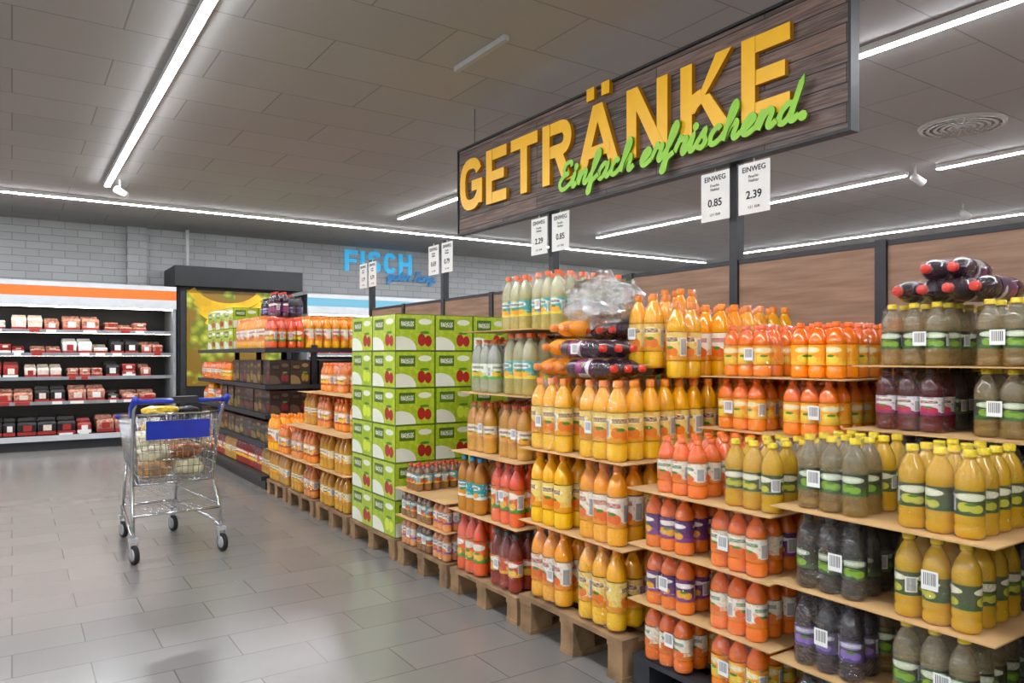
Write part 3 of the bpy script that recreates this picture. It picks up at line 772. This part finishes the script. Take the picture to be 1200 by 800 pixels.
# ---------------------------------------------------------------- refrigerated display case
def tray_mb(b, x, y, z, w, d, h, mi):
    t = .012
    vs = [(x+t, y+t, z), (x+w-t, y+t, z), (x+w-t, y+d-t, z), (x+t, y+d-t, z), (x, y, z+h*.8), (x+w, y, z+h*.8), (x+w, y+d, z+h*.8), (x, y+d, z+h*.8),
          (x+t, y+t, z+h), (x+w-t, y+t, z+h), (x+w-t, y+d-t, z+h), (x+t, y+d-t, z+h)]
    fs = [(0, 1, 5, 4), (1, 2, 6, 5), (2, 3, 7, 6), (3, 0, 4, 7), (4, 5, 9, 8), (5, 6, 10, 9), (6, 7, 11, 10), (7, 4, 8, 11), (8, 9, 10, 11)]
    b.add(vs, fs, mi)
    b.box(x+w*.3, x+w*.75, y-.004, y-.001, z+h*.3, z+h*.75, R.choice([0, 1, 4, 4]))
def display_case(name, x0, x1, y0, band):
    e = empty(name, ((x0+x1)/2, y0+.45, 0)); b = MB()
    b.box(x0, x1, y0+.05, y0+.9, 0.0, .12, 1)
    b.box(x0, x1, y0, y0+.9, .12, .2, 1); b.box(x0, x1, y0-.02, y0-.001, .14, .22, 2)
    b.box(x0, x1, y0+.84, y0+.9, .2, 2.15, 0)
    b.box(x0, x1, y0+.0, y0+.9, 2.15, 2.50, 1)
    b.box(x0, x1, y0-.016, y0-.001, 2.29, 2.44, 3); b.box(x0, x1, y0-.02, y0-.001, 2.44, 2.51, 2); b.box(x0, x1, y0-.02, y0-.001, 2.15, 2.29, 2)
    b.box(x0+.03, x1-.03, y0+.08, y0+.14, 2.135, 2.149, 4)
    for x in (x0, x1-.04): b.box(x, x+.04, y0+.02, y0+.84, .2, 2.15, 5)
    lv = [.22, .70, 1.07, 1.43, 1.78]
    for z in lv[1:]:
        b.box(x0+.04, x1-.04, y0+.16, y0+.84, z-.025, z, 1); b.box(x0+.04, x1-.04, y0+.145, y0+.158, z-.03, z+.02, 5)
        b.box(x0+.05, x1-.05, y0+.22, y0+.235, z-.031, z-.026, 4)
    b.obj('case_body', [M_black, M_dark, M_hgrey, band, M_lampsoft, M_rail], e)
    b = MB()
    for z in lv:
        x = x0+.08
        while x < x1-.35:
            w = R.choice([.15, .19, .24]); n = R.choice([1, 2, 3]); mi = R.choice([0, 1, 2, 2, 3, 1, 4, 1, 2, 4]); h = R.choice([.07, .1, .15, .19])
            for k in range(n):
                if x > x1-.32: break
                zz = z+.002
                b.box(x, x+w-.004, y0+.17, y0+.176, z+.001, z+.05, 0 if mi != 0 else 4)
                for s_ in range(R.choice([1, 2]) if h < .12 else 1):
                    tray_mb(b, x, y0+.2+R.uniform(0, .02), zz, w, .3, h, mi); zz += h+.002
                tray_mb(b, x, y0+.52, z+.002, w, .28, h+.05, mi)
                if R.random() < .6: b.box(x+.02, x+w-.04, y0+.14, y0+.144, z-.025, z+.018, R.choice([0, 4, 4]))
                x += w+.012
            x += R.choice([.01, .03, .06])
    b.obj('packaged_meat_trays', [M_red, M_cream, M_meat, M_wine, M_paper], e)
display_case('refrigerated_display_case', -3.5, 2.2, 13.0, M_orange)
display_case('refrigerated_display_case', 4.35, 8.6, 13.0, M_hblue)

# fruit poster cabinet
e = empty('fruit_poster_cabinet', (3.2, 13.5, 0))
b = MB(); b.box(2.26, 4.15, 13.25, 14.15, 0, 2.55, 0); b.box(2.2, 4.3, 13.1, 14.15, 2.55, 2.88, 0)
b.box(2.3, 2.38, 13.22, 13.249, .1, 2.5, 1)
b.obj('cabinet_body', [M_black, M_dark], e)
def poster():
    t = NT('fruit_poster_print'); s = t.sep(t.pos()); v = t.comb(s[0], s[2])
    vo = t.n('ShaderNodeTexVoronoi'); t.t.links.new(v, vo.inputs['Vector']); vo.inputs['Scale'].default_value = 8
    c = t.ramp(vo.outputs['Distance'], .1, .75, C('#cfcf50'), C('#6a7a18'))
    n = t.noise(v, 2.0, 2)
    c = t.mix(t.ramp(n, .45, .5, (0, 0, 0, 1), (1, 1, 1, 1)), c, C('#8a6a20'))
    return t.base(c, .35)
M_ban = mk('banana_print', '#eab816', .35, var=.25, scale=3); M_post = poster()
b = MB(); b.box(2.4, 4.05, 13.235, 13.249, .9, 2.5, 0); b.obj('poster', [M_post], e)
b = MB()
for k in range(6):
    pts = arc(3.3+.05*k, 2.55-.22*k*.6, .62, .42, 200+6*k, 330, 12, 2)
    b.ribbon([(x, y) for x, y in pts], .13-.01*k, 0, .003+.0006*k, 0)
b.obj('banana_print', [M_ban], e, (-.25, 13.234, .1), (pi/2, 0, 0))

# wall sign
e = empty('fish_counter_sign', (6.2, 14.15, 3.2)); b = MB(); x = 0
for ch, w in zip('FISCH', [.27, .09, .27, .27, .29]):
    block(b, ch, x, 0, w, .42, .08, 0, .04, 0, 0); x += w+.07
b.obj('letters_blue', [M_cyan], e, (5.5, 14.199, 3.1), (pi/2, 0, 0))
b = MB(); script(b, 'guter Fang.', 0, 0, .125, .1, .034, .045, .06, 0, 0)
b.obj('letters_script_blue', [M_navy], e, (6.4, 14.199, 2.97), (pi/2, 0, 0))

# background shelving behind partition
for xa in (6.2, 10.2):
    e = empty('background_shelf_unit', (xa+.45, 4, 0)); b = MB()
    b.box(xa, xa+.9, -2, 10, 0, .12, 0); b.box(xa+.42, xa+.48, -2, 10, .12, 2.2, 0)
    for z in (.5, .9, 1.3, 1.7, 2.1): b.box(xa+.02, xa+.88, -2, 10, z-.03, z, 1)
    b.obj('shelf_frame', [M_dark, M_white], e)
    b = MB()
    for z in (.12, .5, .9, 1.3, 1.7, 2.1):
        y = -1.98
        while y < 9.8:
            w = R.choice([.2, .3, .4]); h = R.uniform(.18, .27); b.box(xa+.05, xa+.4, y, y+w-.01, z+.001, z+h, R.randrange(5)); b.box(xa+.5, xa+.85, y, y+w-.01, z+.001, z+h, R.randrange(5)); y += w
    b.obj('shelf_goods', [M_carddark, M_red, M_paper, M_wine, M_cream], e)

# ---------------------------------------------------------------- shopping cart
ce = empty('shopping_cart', (.93, 6.05, 0))
CM = Matrix.Translation((.93, 6.05, 0)) @ Matrix.Rotation(math.radians(5), 4, 'Z') @ Matrix.Diagonal((1, 1, 1.03, 1))
b = MB()
def T(pts, r, m=0, seg=6): b.tube(pts, r, seg, m, CM)
def lerp(a, c, t): return tuple(a[i]+(c[i]-a[i])*t for i in range(3))
def grid(A, B, Cc, D, nu, nv, r=.0026):
    for i in range(nu+1):
        t = i/nu; T([lerp(A, B, t), lerp(D, Cc, t)], r, 0, 5)
    for j in range(nv+1):
        t = j/nv; T([lerp(A, D, t), lerp(B, Cc, t)], r, 0, 5)
rb = [(-.25, -.38, .5), (.25, -.38, .5)]; rt = [(-.28, -.42, .97), (.28, -.42, .97)]
fb = [(-.17, .42, .58), (.17, .42, .58)]; ft = [(-.20, .50, .90), (.20, .50, .90)]
grid(rb[0], rb[1], rt[1], rt[0], 14, 9)
grid(fb[0], fb[1], ft[1], ft[0], 9, 7)
grid(rb[0], fb[0], ft[0], rt[0], 20, 8)
grid(rb[1], fb[1], ft[1], rt[1], 20, 8)
grid(rb[0], rb[1], fb[1], fb[0], 10, 16)
T([rt[0], ft[0], ft[1], rt[1]], .007, 0, 8); T([rb[0], fb[0], fb[1], rb[1], rb[0]], .006, 0, 8); T([rt[0], rt[1]], .006)
for s_ in (-1, 1):
    T([(s_*.29, -.43, .17), (s_*.285, -.40, .32), (s_*.27, -.30, .50), (s_*.28, -.36, .80), (s_*.29, -.45, 1.0), (s_*.29, -.50, 1.05)], .0125, 0, 8)
    T([(s_*.29, -.43, .17), (s_*.27, -.2, .20), (s_*.19, .40, .24), (s_*.18, .44, .17)], .0125, 0, 8)
    T([(s_*.19, .38, .24), (s_*.18, .30, .56)], .009, 0, 8)
    T([(s_*.285, -.40, .32), (s_*.18, .34, .36)], .006, 0, 6)
T([(-.285, -.41, .30), (.285, -.41, .30)], .009, 0, 8); T([(-.19, .40, .24), (.19, .40, .24)], .01, 0, 8); T([(-.27, -.30, .49), (.27, -.30, .49)], .008, 0, 8)
for i in range(9):
    x = -.2+.05*i; T([(x, -.38, .30), (x*.8, .38, .25)], .0025, 0, 5)
grid((-.22, -.34, .72), (.22, -.34, .72), (.22, -.18, .95), (-.22, -.18, .95), 10, 4)
b.obj('wire_frame', [M_chrome], ce)
b = MB()
T([(-.30, -.51, 1.06), (.30, -.51, 1.06)], .016, 0, 12)
for s_ in (-1, 1):
    T([(s_*.30, -.54, 1.08), (s_*.30, -.44, 1.02), (s_*.29, -.40, .96)], .022, 0, 8)
    T([(s_*.2, .47, .90), (s_*.205, .515, .90)], .02, 0, 8)
b.box(-.21, .21, -.432, -.424, .80, .925, 0, CM)
b.box(-.06, .10, -.55, -.47, 1.045, 1.09, 1, CM)
b.obj('handle_and_flap', [M_blue, M_dark, M_breadl], ce)
CM = Matrix.Translation((.93, 6.05, 0)) @ Matrix.Rotation(math.radians(5), 4, 'Z')
b = MB()
for (x, y) in [(-.29, -.43), (.29, -.43), (-.18, .44), (.18, .44)]:
    Mw = CM @ Matrix.Translation((x, y-.03, .064)) @ Matrix.Rotation(.15, 4, 'Z') @ Matrix.Rotation(pi/2, 4, 'Y')
    b.rev([(.045, -.014), (.060, -.014), (.063, -.008), (.063, .008), (.060, .014), (.045, .014)], 20, 0, Mw)
    b.rev([(.012, -.018), (.042, -.018), (.042, .018), (.012, .018)], 16, 1, Mw)
    M2 = CM @ Matrix.Translation((x, y-.03, 0))
    for s_ in (-1, 1):
        b.add([(s_*.024, -.015, .055), (s_*.024, .015, .055), (s_*.024, .045, .15), (s_*.024, -.0, .15), (s_*.021, -.015, .055), (s_*.021, .015, .055), (s_*.021, .045, .15), (s_*.021, -.0, .15)],
              [(0, 1, 2, 3), (7, 6, 5, 4), (0, 3, 7, 4), (1, 5, 6, 2), (0, 4, 5, 1)], 1, None, False, M2)
    b.box(-.026, .026, -.005, .05, .148, .17, 1, M2)
b.obj('castor_wheels', [M_rubber, M_grey], ce)
b = MB()
def blob(c, s, m, seed, rz=0):
    n1, n2 = 20, 12; vs = []; fs = []
    for i in range(n2+1):
        th = pi*i/n2
        for j in range(n1):
            ph = 2*pi*j/n1; d = Vector((math.sin(th)*math.cos(ph), math.sin(th)*math.sin(ph), math.cos(th)))
            q = 1+.22*mn.noise(d*2.2+Vector((seed, 0, 0)))+.1*mn.noise(d*6+Vector((0, seed, 0)))
            e_ = [math.copysign(abs(a)**.75, a) for a in d]
            vs.append((e_[0]*s[0]*q, e_[1]*s[1]*q, e_[2]*s[2]*q))
    for i in range(n2):
        for j in range(n1):
            j2 = (j+1) % n1; fs.append((i*n1+j, i*n1+j2, (i+1)*n1+j2, (i+1)*n1+j))
    b.add(vs, fs, m, None, True, CM @ Matrix.Translation(c) @ Matrix.Rotation(rz, 4, 'Z'))
blob((-.12, -.24, .60), (.10, .11, .065), 0, 1); blob((.11, -.22, .60), (.10, .12, .065), 1, 2)
blob((0, .05, .64), (.15, .11, .07), 0, 3); blob((-.10, -.20, .71), (.11, .10, .055), 1, 4, .5); blob((.10, -.22, .72), (.11, .10, .05), 2, 8, .2)
blob((.10, -.0, .74), (.09, .12, .06), 0, 5, -.4); blob((0, .28, .70), (.13, .08, .07), 2, 6); blob((-.08, .08, .77), (.1, .12, .07), 1, 9, .3)
blob((-.07, -.22, 1.01), (.12, .07, .035), 3, 7, .2); blob((.12, -.22, 1.0), (.07, .07, .035), 4, 8, .2); blob((.02, .1, .86), (.12, .14, .05), 3, 10, .5)
b.obj('groceries', [M_bread, M_breadl, M_carrot, M_yelbag, M_wine], ce)

# ---------------------------------------------------------------- world + camera
w = bpy.data.worlds.new('World'); scene.world = w; w.use_nodes = True
w.node_tree.nodes['Background'].inputs[0].default_value = (.8, .85, .9, 1); w.node_tree.nodes['Background'].inputs[1].default_value = .3
cam = bpy.data.cameras.new('Camera'); co = bpy.data.objects.new('Camera', cam); COL.objects.link(co)
cam.sensor_width = 36; cam.lens = 36*873/1200; cam.shift_y = 17/1200
co.location = (0, 0, 1.4); co.rotation_euler = (pi/2, 0, -math.radians(33.87))
cam.clip_start = .05; cam.clip_end = 100
scene.camera = co
